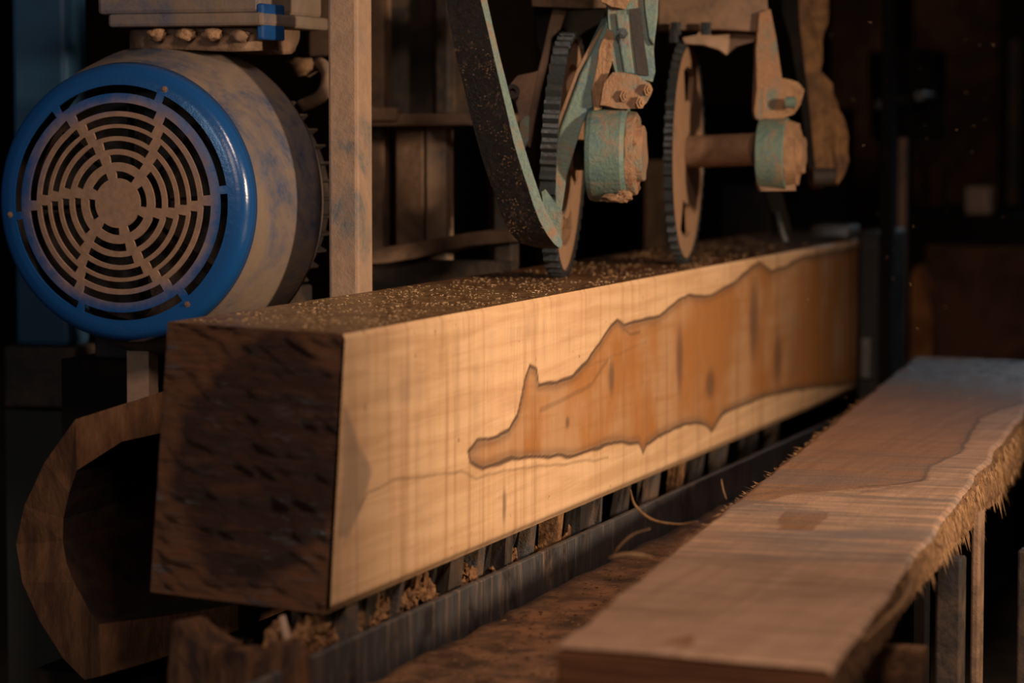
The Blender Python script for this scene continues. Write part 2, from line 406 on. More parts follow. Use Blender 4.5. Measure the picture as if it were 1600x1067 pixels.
# body: end, top, left, bottom
bm = B(); n = 80; tx = XR-.004
gg = []
for i in range(n+1):
    row = []
    for j in range(n+1):
        u, v = i/n, j/n
        a = BL.lerp(BR+V((-.006, 0, 0)), u); b = TL.lerp(TR+V((-.004, 0, 0)), u); p = a.lerp(b, v)
        if 0 < i < n and 0 < j < n: p.y += .010*pnoise(V((p.x*12, 0, p.z*40)))+.008*pnoise(V((p.x*26, 5, p.z*90+p.x*30)))
        row.append(bm.verts.new(p))
    gg.append(row)
for i in range(n):
    for j in range(n): bm.faces.new((gg[i][j], gg[i+1][j], gg[i+1][j+1], gg[i][j+1]))
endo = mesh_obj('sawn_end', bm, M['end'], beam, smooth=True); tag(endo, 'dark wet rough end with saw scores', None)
bm = B()
ys = [0]+[k/40 for k in range(1, 41)]
tl, tr, bl_, br_ = [], [], [], []
for k in ys:
    def yy(a): return a.y+(YE-a.y)*k
    tl.append(bm.verts.new((TL.x, yy(TL), ZT))); tr.append(bm.verts.new((tx, yy(TR), ZT)))
    bl_.append(bm.verts.new((BL.x, yy(BL), ZB))); br_.append(bm.verts.new((XR-.006, yy(BR), ZB)))
for i in range(40):
    bm.faces.new((tl[i], tr[i], tr[i+1], tl[i+1])); bm.faces.new((bl_[i], tl[i], tl[i+1], bl_[i+1]))
    bm.faces.new((br_[i], bl_[i], bl_[i+1], br_[i+1]))
bm.faces.new((tl[-1], tr[-1], br_[-1], bl_[-1]))
body = mesh_obj('timber_top', bm, M['top'], beam); tag(body, 'dark wet top strewn with sawdust', None)

# loose sawdust on the top of the beam
def flakes(name, spots, size, mat, label):
    bm = B()
    for c in spots:
        s = size*random.uniform(.4, 1.4); q = Matrix.Rotation(random.uniform(0, 6.28), 3, 'Z') @ Matrix.Rotation(random.uniform(-.7, .7), 3, 'X')
        vs = [bm.verts.new(c+V((0, 0, s*.35))+q @ V((a*s, b*s*.6, cz*s*.25))) for a in (-1, 1) for b in (-1, 1) for cz in (-1, 1)]
        for f in ((0, 1, 3, 2), (4, 6, 7, 5), (0, 4, 5, 1), (2, 3, 7, 6), (0, 2, 6, 4), (1, 5, 7, 3)): bm.faces.new([vs[i] for i in f])
    o = mesh_obj(name, bm, mat); return tag(o, label, 'sawdust', kind='stuff')
sp = []
for _ in range(3600):
    y = 3.85+4.2*random.random()**1.4; x = random.uniform(-1.86, XR-.012)
    if y < 3.83+.15*(XR-x)/.35+.01: continue
    if pnoise(V((x*18, y*9, 0)))+.25*random.random() > .05-.1*(y < 5.2): sp.append(V((x, y, ZT+.0008)))
flakes('sawdust', sp, .0019, M['flake'], 'loose sawdust grains scattered over the wet top of the beam')

# ------------------------------------------------------------------ sawn plank
ZP = .63
PL0, PR0 = onZ(870, 1005, ZP), onZ(1301, 1042, ZP); PL1, PR1 = onZ(1434, 553, ZP), onZ(1600, 643, ZP)
dirR = (PR1-PR0).normalized(); dirL = (PL1-PL0).normalized()
PLEN = 4.35
plank = thing('sawn_plank', (PR0.x, PR0.y, ZP-.06), 'wide rough sawn plank with hairy torn edges lying right of the beam', 'plank')
def px2(pts): return [(lambda q: (q.x, q.y))(onZ(x, y, ZP)) for x, y in pts]
pk_line = px2([(1600,628),(1560,640),(1530,652),(1508,690),(1500,705),(1455,728),(1442,750),(1400,757),(1345,760)])
pk_heart = px2([(1340,628),(1435,560),(1600,560),(1600,630),(1535,650),(1505,700),(1450,730),(1440,752),(1370,762),(1250,770),(1120,800),(1170,755)])
pk_rect = px2([(1222,800),(1300,800),(1270,829),(1214,829)]); pk_low = px2([(1030,1004),(1085,990),(1080,1010)])
pk_edge = px2([(1160,775),(1240,765),(1330,772),(1420,758)])
def plank_fig(x, y):
    wob = .006*pnoise(V((x*20, y*12, 3))); p = (x+wob, y+wob*1.5)
    R = 1.0 if inside(p, pk_heart) else 0; R *= .85
    if inside(p, pk_rect): R = 1
    if inside(p, pk_low): R = 1
    G = .75*(1-sm(.001, .007, pl_d(p, pk_line)))
    G = max(G, .3*(1-sm(.002, .02, pl_d(p, pk_edge))))
    s = (p[1]-3.2)
    Bc = .75*sm(.62, .8, s)*(1-sm(1.9, 2.3, s))*(.5+.8*pnoise(V((x*3, y*7, 9))))
    Bc = max(0, min(1, Bc+.5*sm(3.4, 4.2, s)))
    return (R, G, Bc, 1)
def edgeL(s): 
    c = PL0+dirL*s; n = V((-dirL.y, dirL.x, 0)); return c+n*(.006*pnoise(V((s*9, 0, 0)))+.003*pnoise(V((s*60, 4, 0))))
def edgeR(s):
    c = PR0+dirR*s; n = V((dirR.y, -dirR.x, 0)); return c+n*(.008*pnoise(V((s*5, 9, 0)))+.003*pnoise(V((s*50, 2, 0))))
def Pp(u, v):
    s = PLEN*u**1.3; p = edgeL(s).lerp(edgeR(s), v); e = min(v, 1-v)
    z = ZP-.006*(1-sm(0, .02, e))-.004*(1-sm(0, .01, u))+.0012*pnoise(V((p.x*6, p.y*45, 0)))
    return V((p.x, p.y, z)), (p.x, p.y)
bm, g = fig_grid('top', 380, 90, Pp, plank_fig, None, None)
topo = mesh_obj('plank_top', bm, M['plank'], plank, smooth=True)
# sides and ends
bm = B(); N = 260; colsR, colsL = [], []
for i in range(N+1):
    s = PLEN*(i/N)**1.3
    t = .050+.028*sm(1.0, 2.6, s)+.008*pnoise(V((s*30, 1, 0)))*sm(.3, 1.2, s)
    a = edgeR(s)+V((0, 0, -.006)); dn = V((dirR.y, -dirR.x, 0))
    b = edgeL(s)+V((0, 0, -.006))
    colsR.append([bm.verts.new(a+V((0, 0, -t*k))+dn*(.004*pnoise(V((s*40, k*4, 3)))+(.014*sm(1, 2, s)+.002)*math.sin(k*PI*.7))) for k in (0, .25, .5, .75, 1)])
    colsL.append([bm.verts.new(b+V((0, 0, -.05*k))) for k in (0, .5, 1)])
for cols in (colsR, colsL):
    for A, C in zip(cols, cols[1:]):
        for k in range(len(A)-1): bm.faces.new((A[k], A[k+1], C[k+1], C[k]))
for i in range(N): bm.faces.new((colsR[i][4], colsL[i][2], colsL[i+1][2], colsR[i+1][4]))
so = mesh_obj('torn_edge', bm, M['plank_side'], plank)
bm = B()
ends = [bm.verts.new(p) for p in (edgeL(0)+V((0, -.003, -.009)), edgeR(0)+V((0, -.003, -.009)), edgeR(0)+V((0, .01, -.06)), edgeL(0)+V((0, .01, -.06)))]
e2 = [bm.verts.new(v.co+V((0, .01, 0))) for v in ends]
bm.faces.new(ends); bm.faces.new(e2[::-1])
for i in range(4): bm.faces.new((ends[i], ends[(i+1) % 4], e2[(i+1) % 4], e2[i]))
tag(mesh_obj('sawn_end', bm, M['plank_end'], plank), 'dark brown near end', None)
def spike(bm, p, d, r):
    a, u, v = frame_of(d); pts = [p, p+d*.4+u*random.uniform(-1, 1)*r*2, p+d]
    b0 = [bm.verts.new(pts[0]+(u*math.cos(k*2.1)+v*math.sin(k*2.1))*r) for k in range(3)]
    b1 = [bm.verts.new(pts[1]+(u*math.cos(k*2.1)+v*math.sin(k*2.1))*r*.7) for k in range(3)]
    t = bm.verts.new(pts[2])
    for k in range(3):
        j = (k+1) % 3; bm.faces.new((b0[k], b0[j], b1[j], b1[k])); bm.faces.new((b1[k], b1[j], t))
bm = B()
nR = V((dirR.y, -dirR.x, 0)); nL = V((-dirL.y, dirL.x, 0))
for _ in range(2600):
    s = random.uniform(.35, 3.3); cl = max(0, .35+pnoise(V((s*13, 3, 0)))*1.5)*sm(.7, 1.35, s)
    k = random.random()
    tt = .05+.028*sm(1, 2.6, s)
    p = edgeR(s)+V((0, 0, -.004-tt*k))+nR*.012*sm(1, 2, s)
    ln = (.006+.07*cl*random.random()**1.6)*(1 if s > .9 else .35)
    spike(bm, p, V((nR.x*.3+dirR.x*random.uniform(-.5, .2), nR.y*.3+dirR.y*random.uniform(-.5, .2), -1)).normalized()*ln, .0011)
for _ in range(1500):
    s = random.uniform(.35, 3.2); p = edgeL(s)+V((0, 0, -random.random()*.03-.003))
    cl = max(0, pnoise(V((s*15, 7, 0))))*sm(.8, 1.2, s)
    ln = .005+.016*random.random()*(.3+cl*2.4)
    spike(bm, p, (nL*random.uniform(.5, 1.3)+V((random.uniform(-.3, .3), random.uniform(-.6, .1), random.uniform(-.5, .6)))).normalized()*ln, .0009)
tag(mesh_obj('hairy_fringe', bm, M['fibre'], plank), 'fine torn wood fibres', None, kind='stuff')
def ribbon(pts, w, parent, mat=None, name='splinter'):
    bm = B(); n = len(pts); tube(bm, pts, [w*(.35+.65*math.sin(PI*min(1, (i+.6)/(n))))*1.0 for i in range(n)], 6)
    return mesh_obj(name, bm, mat or M['fibre'], parent, smooth=True)
def curve_px(pts, d0, d1, m=16):
    out = []
    P = [D(x, y, d0+(d1-d0)*i/(len(pts)-1)) for i, (x, y) in enumerate(pts)]
    P = [P[0]*2-P[1]]+P+[P[-1]*2-P[-2]]
    for i in range(1, len(P)-2):
        for k in range(m//2):
            t = k/(m//2); a, b, c, d = P[i-1], P[i], P[i+1], P[i+2]
            out.append(.5*((2*b)+(c-a)*t+(2*a-5*b+4*c-d)*t*t+(3*b-a-3*c+d)*t**3))
    out.append(P[-2]); return out
ribbon(curve_px([(1446,868),(1428,905),(1415,935),(1385,968),(1349,998)], 4.08, 3.42), .0040, plank)
ribbon(curve_px([(1424,925),(1410,940),(1432,932)], 3.78, 3.76), .002, plank)
ribbon(curve_px([(1446,865),(1455,880),(1452,892)], 4.05, 4.0), .0035, plank)
ribbon(curve_px([(1458,838),(1468,852),(1476,848)], 4.12, 4.12), .004, plank)
ribbon(curve_px([(1090,815),(1060,819),(1020,812),(993,790),(985,765)], 4.42, 4.62), .0022, plank)
ribbon(curve_px([(1020,871),(1000,868),(975,867),(952,872)], 4.06, 4.1), .0042, plank)
ribbon(curve_px([(1016,826),(990,835),(970,852),(958,868)], 4.25, 4.3), .0020, plank)
ribbon(curve_px([(1135,780),(1130,765),(1127,748)], 4.5, 4.5), .0013, plank)

# ------------------------------------------------------------------ rail, ledge, roller bed beneath
rail = B(); bx = -1.50
box(rail, (bx-.012, 3.1, .425), (bx, 7.3, .521)); 
subdiv(rail, 0)
tag(mesh_obj('guide_rail', rail, M['rail'], bevel=.002), 'long wet dark steel rail running low beside the beam', 'rail')
bm = B(); box(bm, (bx+.008, 2.6, .405), (-1.02, 7.2, .452)); bmesh.ops.subdivide_edges(bm, edges=[e for e in bm.edges if abs((e.verts[0].co-e.verts[1].co).y) > 1], cuts=120)
bmesh.ops.subdivide_edges(bm, edges=[e for e in bm.edges if abs((e.verts[0].co-e.verts[1].co).x) > .4], cuts=20); rough(bm, .006, 13)
tag(mesh_obj('dusty_ledge', bm, M['ledge'], smooth=True), 'brown wooden ledge caked with sawdust between the rail and the plank', 'ledge')
bed = thing('machine_bed', (-1.7, 3.5, 0), 'grimy dark machine bed with upright slats carrying the beam', 'machine bed')
mesh_obj('bed_plate', box(B(), (-1.90, 2.6, .0), (bx-.02, 7.3, .36)), M['black'], bed)
for k, (y0) in enumerate((3.6, 5.2, 6.8)):
    tag(mesh_obj('ledge_support', box(B(), (-1.45, y0, 0), (-1.30, y0+.12, .40)), M['black']), 'dark block holding up the %s of the dusty ledge' % ('near end', 'middle', 'far end')[k], 'support')
# bearers carrying the beam
for k, px in enumerate((536, 578, 622, 655, 700, 752, 786, 832, 868, 910, 935, 985, 1020, 1068, 1095, 1130, 1176, 1215)):
    p = onX(px, 900-.42*(px-560), -1.545)
    wv = random.uniform(.020, .045)
    bm = B(); box(bm, (-1.575, p.y, .361), (-1.540-.008*(k % 2), p.y+wv*random.uniform(.5, 1.6), .5565)); subdiv(bm, 2); 
    for v in bm.verts:
        if v.co.z < .55: v.co += V((pnoise(v.co*22)*.012-.006, pnoise(v.co*30)*.016, 0))
    mesh_obj('support_slat', bm, (M['slat'], M['frame_dark'], M['slat'], M['dust_wet'], M['frame_dark'])[k % 5], bed)
# damp sawdust banked beneath the beam
bm = B()
for k in range(260):
    px = 440+random.random()**1.7*700; y = onX(px, 1010-.45*(px-440), -1.53).y
    if 3.66 > y: continue
    zt = .527-.03*sm(4.2, 4.9, y)-.04*sm(4.9, 5.5, y)
    lump(bm, (random.uniform(-1.60, -1.555), y, zt-random.random()*.05), (random.uniform(.006, .014), random.uniform(.008, .028), random.uniform(.008, .022)), k, 3, 1.1)
tag(mesh_obj('sawdust_heap', bm, M['dust_wet']), 'damp brown sawdust banked up between the rail and the beam', 'sawdust', kind='stuff')
sp = []
for _ in range(2500):
    y = 2.9+3*random.random(); sp.append(V((random.uniform(-1.47, -1.04), y, .4555)))
flakes('sawdust', sp, .0024, M['dust_wet'], 'crumbs of sawdust lying on the dusty ledge')
# supports of the plank
for k, (x0, y0) in enumerate(((-1.12, 3.55), (-1.22, 5.0), (-1.35, 6.3))):
    tag(mesh_obj('bearer_block', box(B(), (x0, y0, .452), (x0+.16, y0+.08, (.562, .528, .528)[k])), M['chunk']), 'rough wooden block under the %s of the sawn plank' % ('near end', 'middle', 'far end')[k], 'block')

# splintered offcuts at the lower left
def chunk(pts, Y, t, seed, label):
    bm = B(); P = [onY(x, y, Y) for x, y in pts]; poly(bm, P, V((.03, t, 0))); bmesh.ops.subdivide_edges(bm, edges=bm.edges[:], cuts=3); rough(bm, .008, 25, seed)
    zmin = min(v.co.z for v in bm.verts)
    for v in bm.verts:
        if v.co.z < zmin+.02: v.co.z = .362+(v.co.z-zmin)*.01
    tag(mesh_obj('wood_offcut', bm, M['chunk']), label, 'offcut')
chunk([(262,1085),(266,1010),(272,968),(290,990),(305,1005),(322,1012),(326,1085)], 3.62, .05, 1, 'pointed splintered wood offcut at the bottom left below the beam end')
chunk([(340,1080),(345,1030),(360,1014),(376,1020),(386,1040),(388,1080)], 3.55, .04, 4, 'small blunt wood offcut in the middle of the three below the beam end')
chunk([(400,1085),(408,1030),(418,1000),(430,1004),(440,1030),(448,1085)], 3.5, .03, 9, 'narrow upright wood offcut nearest the rail below the beam end')
bm = B(); tube(bm, [onX(452, 1060, -1.56), onX(449, 1000, -1.565), onX(441, 962, -1.57)], [.007, .007, .005], 6)
mesh = tag(mesh_obj('steel_pin', bm, M['frame'], smooth=True), 'thin grey pin standing upright at the near end of the rail', 'pin')

# hollow old log at the left behind the beam end
bm = B()
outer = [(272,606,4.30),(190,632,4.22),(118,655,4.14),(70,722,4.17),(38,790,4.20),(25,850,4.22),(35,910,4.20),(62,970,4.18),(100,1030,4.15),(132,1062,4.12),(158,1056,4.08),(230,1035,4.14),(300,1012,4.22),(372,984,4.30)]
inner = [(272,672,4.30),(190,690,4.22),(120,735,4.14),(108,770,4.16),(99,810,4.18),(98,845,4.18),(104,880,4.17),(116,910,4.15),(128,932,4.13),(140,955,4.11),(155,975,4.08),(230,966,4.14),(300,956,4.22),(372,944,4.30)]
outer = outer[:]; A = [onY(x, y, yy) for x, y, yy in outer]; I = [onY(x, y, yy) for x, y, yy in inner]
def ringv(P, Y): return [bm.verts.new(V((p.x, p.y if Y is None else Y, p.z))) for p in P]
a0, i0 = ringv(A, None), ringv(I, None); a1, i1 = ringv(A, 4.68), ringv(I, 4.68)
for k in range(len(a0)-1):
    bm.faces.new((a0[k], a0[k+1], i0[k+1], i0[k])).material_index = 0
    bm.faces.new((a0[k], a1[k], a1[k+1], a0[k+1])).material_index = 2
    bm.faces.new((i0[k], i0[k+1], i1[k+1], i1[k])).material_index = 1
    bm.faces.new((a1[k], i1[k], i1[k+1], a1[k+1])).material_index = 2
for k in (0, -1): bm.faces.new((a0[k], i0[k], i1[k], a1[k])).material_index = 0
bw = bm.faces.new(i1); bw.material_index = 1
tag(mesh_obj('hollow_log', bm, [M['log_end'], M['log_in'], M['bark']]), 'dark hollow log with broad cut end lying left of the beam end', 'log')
tag(mesh_obj('log_rest', box(B(), (-2.25, 4.2, 0), (-2.02, 4.6, .35)), M['black']), 'black block the hollow log lies on', 'block')

# ------------------------------------------------------------------ electric motor
MC = D(190, 317, 5.2); AX = V((0, 1, 0)); Rf = .2465
motor = thing('electric_motor', (MC.x, MC.y+.35, .80), 'large round blue electric motor with slotted fan cover caked in dust', 'motor')
bm = B(); NA = 360
ringsR = [.207, .325, .424, .517, .603, .70, .83]; hw = [.026, .028, .030, .030, .028, .031, .030]
bands = [0.0]
for r, h in zip(ringsR, hw): bands += [r-h, r+h]
bands += [.90, .955]
prof = [(r*Rf, -.012*(1-(r/.955)**2)) for r in bands]
tail = [(.985*Rf, .006), (Rf, .016), (1.01*Rf, .03)]
allr = prof+tail
def pv(r, dy, i):
    a = 2*PI*i/NA; return V((MC.x+r*math.cos(a), MC.y+dy, MC.z+r*math.sin(a)))
grid = [[bm.verts.new(pv(r, dy, i)) for i in range(NA)] if r > 0 else [bm.verts.new(pv(0, dy, 0))] for r, dy in allr]
def is_gap(rho, deg):
    g0 = 67-24*(1-(rho-.207)/(.83-.207)); halfw = math.degrees(.036/rho)
    d = (deg-g0+30) % 60-30
    if abs(d) < halfw: return True
    return False
for b in range(len(grid)-1):
    for i in range(NA):
        j = (i+1) % NA
        if b == 0: bm.faces.new((grid[0][0], grid[1][j], grid[1][i])); continue
        if b <= 14 and b % 2 == 1:
            rho = ringsR[(b-1)//2]
            # slots are shut beside the extra webs of the inner rings
            if not is_gap(rho, (i+.5)*360/NA): continue
        f = bm.faces.new((grid[b][i], grid[b][j], grid[b+1][j], grid[b+1][i]))
def m_cover():
    t = NT('fan_cover_paint'); s = t.sep()
    dx = s[0]; dz = t.math('SUBTRACT', s[2], MC.z-.80)
    r = t.math('SQRT', t.math('ADD', t.math('MULTIPLY', dx, dx), t.math('MULTIPLY', dz, dz)))
    n = t.noise(9, 7, .65); n2 = t.noise(60, 4, .7)
    rr = t.math('ADD', r, t.math('MULTIPLY', t.math('SUBTRACT', n, .5), .09))
    d = t.ramp(rr, .150, .205, 1, 0)
    d = t.math('MAXIMUM', d, t.ramp(t.math('ADD', t.math('MULTIPLY', n, .7), t.math('MULTIPLY', t.math('ABSOLUTE', dz), 0)), .45, .52, 0, .3))
    col = t.mix(d, (.008, .060, .205), t.mix(t.ramp(n2, .3, .7), (.26, .15, .095), (.19, .11, .07)))
    t.bump(n2, .15, .003)
    return t.out(col, t.ramp(d, 0, 1, .22, .85), 0, .6)
M['cover'] = m_cover()
co = mesh_obj('fan_cover', bm, M['cover'], motor)
for p in co.data.polygons:
    if math.hypot(p.center.x, p.center.z-(MC.z-.80)) > .885*Rf: p.use_smooth = True
s_ = co.modifiers.new('solid', 'SOLIDIFY'); s_.thickness = .005; s_.offset = 1
tag(co, 'blue slotted fan cover dusted brown toward its middle', None)
for k in range(3):
    bm = B(); a = math.radians((66, -54, 186)[k]); hexbolt(bm, V((MC.x+math.cos(a)*.905*Rf, MC.y-.002, MC.z+math.sin(a)*.905*Rf)), V((0, -1, 0)), .006, .005); mesh_obj('cover_bolt', bm, M['brown_dust'], co)
bm = B(); lathe(bm, V((MC.x, MC.y, MC.z)), AX, [(.028, Rf*1.008), (.05, Rf*1.045), (.10, Rf*1.11), (.17, Rf*1.175), (.225, Rf*1.205), (.235, Rf*1.205), (.235, Rf*1.15)], 96, cap=False)
mesh_obj('shroud', bm, M['blue_dust'], motor, smooth=True)
bm = B(); lathe(bm, V((MC.x, MC.y, MC.z)), AX, [(.23, Rf*.93), (.43, Rf*.93), (.45, Rf*.8), (.50, Rf*.4)], 72)
lathe(bm, V((MC.x, MC.y, MC.z)), AX, [(.10, 0), (.10, Rf*.9), (.228, Rf*.95)], 48, cap=False)
for k in range(44):
    a = 2*PI*k/44
    if math.sin(a) > .86: continue
    c, s = math.cos(a), math.sin(a); q = Matrix.Rotation(a, 3, 'Y').inverted() if 0 else None
    P = [V((MC.x+c*r-s*e, 0, MC.z+s*r+c*e)) for r, e in ((Rf*.92, .003), (Rf*.99, .002), (Rf*.99, -.002), (Rf*.92, -.003))]
    poly(bm, [V((p.x, MC.y+.25, p.z)) for p in P], V((0, .18, 0)))
mesh_obj('finned_body', bm, M['frame_dark'], motor)
bm = B(); lathe(bm, V((MC.x, MC.y+.05, MC.z)), AX, [(0, 0), (0, .05), (.05, .05)], 24)
for k in range(8):
    a = 2*PI*k/8; c, s = math.cos(a), math.sin(a)
    poly(bm, [V((MC.x+c*.03, MC.y+.05, MC.z+s*.03)), V((MC.x+c*.19-s*.01, MC.y+.05, MC.z+s*.19+c*.01)), V((MC.x+c*.19-s*.014, MC.y+.09, MC.z+s*.19+c*.014))], V((-s*.004, 0, c*.004)))
mesh_obj('cooling_fan', bm, M['black'], motor)
# terminal box with its lumpy bolted flange
Yb = MC.y+.10
bm = B(); pbox(bm, 150, -130, 405, 20, Yb, .30); mesh_obj('terminal_box', bm, M['blue_dust'], motor, bevel=.008)
bm = B(); pbox(bm, 168, 22, 410, 40, Yb-.01, .32); tb = mesh_obj('box_flange', bm, M['blue_dust'], motor, bevel=.006)
bm = B(); pbox(bm, 205, 40, 400, 78, Yb+.03, .2); subdiv(bm, 4); rough(bm, .01, 22); mesh_obj('box_neck', bm, M['brown_dust'], motor, smooth=True)
for k, px in enumerate((246, 290, 332, 375)):
    mesh_obj('box_bolt', lump(B(), onY(px, 54+3*(k == 3), Yb+.012), (.019, .016, .012), k, 3, .3), M['caked'] if k < 3 else M['brown_dust'], tb, smooth=True)
bm = B(); pbox(bm, 400, 5, 412, 62, Yb, .1); mesh_obj('box_rib', bm, M['blue'], motor, bevel=.004)
for s in (-1, 1): mesh_obj('mounting_foot', box(B(), (MC.x+s*.14-.05, MC.y+.26, .80), (MC.x+s*.14+.05, MC.y+.44, .94)), M['frame_dark'], motor, bevel=.006)
tag(mesh_obj('motor_stand', box(B(), (MC.x-.25, MC.y+.24, 0), (MC.x+.22, MC.y+.46, .799)), M['black']), 'black stand under the blue motor', 'stand')
bm = B(); a = onY(198, 548, MC.y+.12); b = onY(232, 548, MC.y+.12); box(bm, (a.x, MC.y+.12, 0), (b.x, MC.y+.16, a.z))
tag(mesh_obj('stand_leg', bm, M['frame']), 'pale narrow upright post below the motor above the hollow log', 'post')
# blue post at the far left
bpt = thing('blue_post', onY(60, 900, 5.3), 'blue painted steel upright behind the motor at the left edge', 'post')
bm = B(); pbox(bm, 12, -300, 108, 542, 5.3, .10); mesh_obj('column', bm, M['blue_post'], bpt, bevel=.012)
bm = B(); pbox(bm, 4, 540, 118, 640, 5.28, .14); mesh_obj('lower_sleeve', bm, M['frame_dark'], bpt, bevel=.008)
bm = B(); a = onY(8, 640, 5.3); b = onY(116, 640, 5.3); box(bm, (a.x, 5.3, 0), (b.x, 5.42, a.z)); mesh_obj('base', bm, dusty('grey_green_grime', (.025, .028, .024), (.035, .026, .02), amount=.3, scale=3, rough=.9), bpt)
# bracket pipe between motor and frame
bm = B(); tube(bm, curve_px([(478,112),(500,100),(512,120),(502,150),(470,166)], 5.75, 5.6), .013, 12)
tag(mesh_obj('bent_pipe', bm, M['frame'], smooth=True), 'short bent pipe between the motor and the frame upright', 'pipe')
tag(mesh_obj('caked_bolt', lump(B(), D(468, 104, 5.7), (.028, .028, .018), 4, 3, .3), M['caked'], smooth=True), 'dust-caked bolt head beside the bent pipe', 'bolt')
bm = B(); pbox(bm, 412, -60, 505, 46, 5.75, .2)
tag(mesh_obj('dark_housing', bm, M['black'], bevel=.01), 'black box housing above the bent pipe', 'housing')
bm = B(); pbox(bm, 482, -60, 512, 88, 5.62, .06)
tag(mesh_obj('narrow_bar', bm, M['brown_dust'], bevel=.004), 'narrow brown bar beside the frame upright at the top', 'bar')

# ------------------------------------------------------------------ machine frame behind
YF = 5.60; YU = 4.83
fr = thing('steel_rack', (onY(540, 600, YF).x, YF, 0), 'dusty brown and grey steel machine frame behind the beam', 'frame')
bm = B(); a = onY(511, 0, YU); b = onY(558, 0, YU); box(bm, (a.x, YU, 0), (b.x, YU+.075, 2.1))
tag(mesh_obj('upright', bm, M['frame'], fr, bevel=.006), 'grey-blue and brown front upright', None)
bm = B(); pbox(bm, 568, 178, 740, 197, YF+.02, .30); pbox(bm, 566, 168, 620, 190, YF+.01, .03); rough(bm, .003, 20); mesh_obj('upper_shelf', bm, M['brown_dust'], fr, bevel=.006)
bm = B(); P = [onY(x, y, YF+.02) for x, y in ((540,396),(600,386),(650,378),(740,362),(826,358),(826,376),(740,384),(650,404),(600,412),(540,416))]
poly(bm, P, V((0, .12, 0))); mesh_obj('lower_rail', bm, M['brown_dust'], fr, bevel=.005)
bm = B(); pbox(bm, 540, 405, 798, 560, YF+.05, .05); mesh_obj('lower_plate', bm, M['frame_dark'], fr)
bm = B(); pbox(bm, 545, -150, 600, 178, YF+.06, .05); mesh_obj('back_rib', bm, M['brown_dust'], fr, bevel=.006)
bm = B(); pbox(bm, 598, -150, 740, 178, YF+.20, .04); mesh_obj('back_panel', bm, M['frame_dark'], fr)
bm = B(); pbox(bm, 678, -150, 702, 178, YF+.16, .05); mesh_obj('back_rib', bm, M['frame_dark'], fr, bevel=.006)
for x0, x1, m in ((545, 597, 'brown_dust'), (617, 662, 'brown_dust'), (664, 697, 'frame'), (770, 800, 'frame_dark')):
    bm = B(); pbox(bm, x0, 190, x1, 420, YF+.10, .05); mesh_obj('vertical_bar', bm, M[m], fr, bevel=.005)
for x0, y0, x1, y1, Y, m, l in ((1006, 250, 1036, 520, 7.4, 'brown_dust', 'blurred brown post between the two toothed wheels'),
                         (1128, 290, 1206, 520, 8.65, 'frame_dark', 'blurred broad brown post under the second wheel shaft'),
                         (760, -200, 835, 260, 8.0, 'wall', 'dim brown post behind the black curved guard')):
    bm = B(); a = onY(x0, y0, Y); b = onY(x1, y1, Y); box(bm, (a.x, Y, 0), (b.x, Y+.08, a.z)); tag(mesh_obj('rear_post', bm, M[m], bevel=.006), l, 'post')
bm = B(); a = onY(690, 170, 8.9); b = onY(1330, 170, 8.9); box(bm, (a.x, 8.9, 0), (b.x, 8.95, a.z))  # black sheet put in for the shade behind the wheels
tag(mesh_obj('rear_shadow_panel', bm, M['black']), 'black panel in place of the shade far behind the wheels', 'panel')

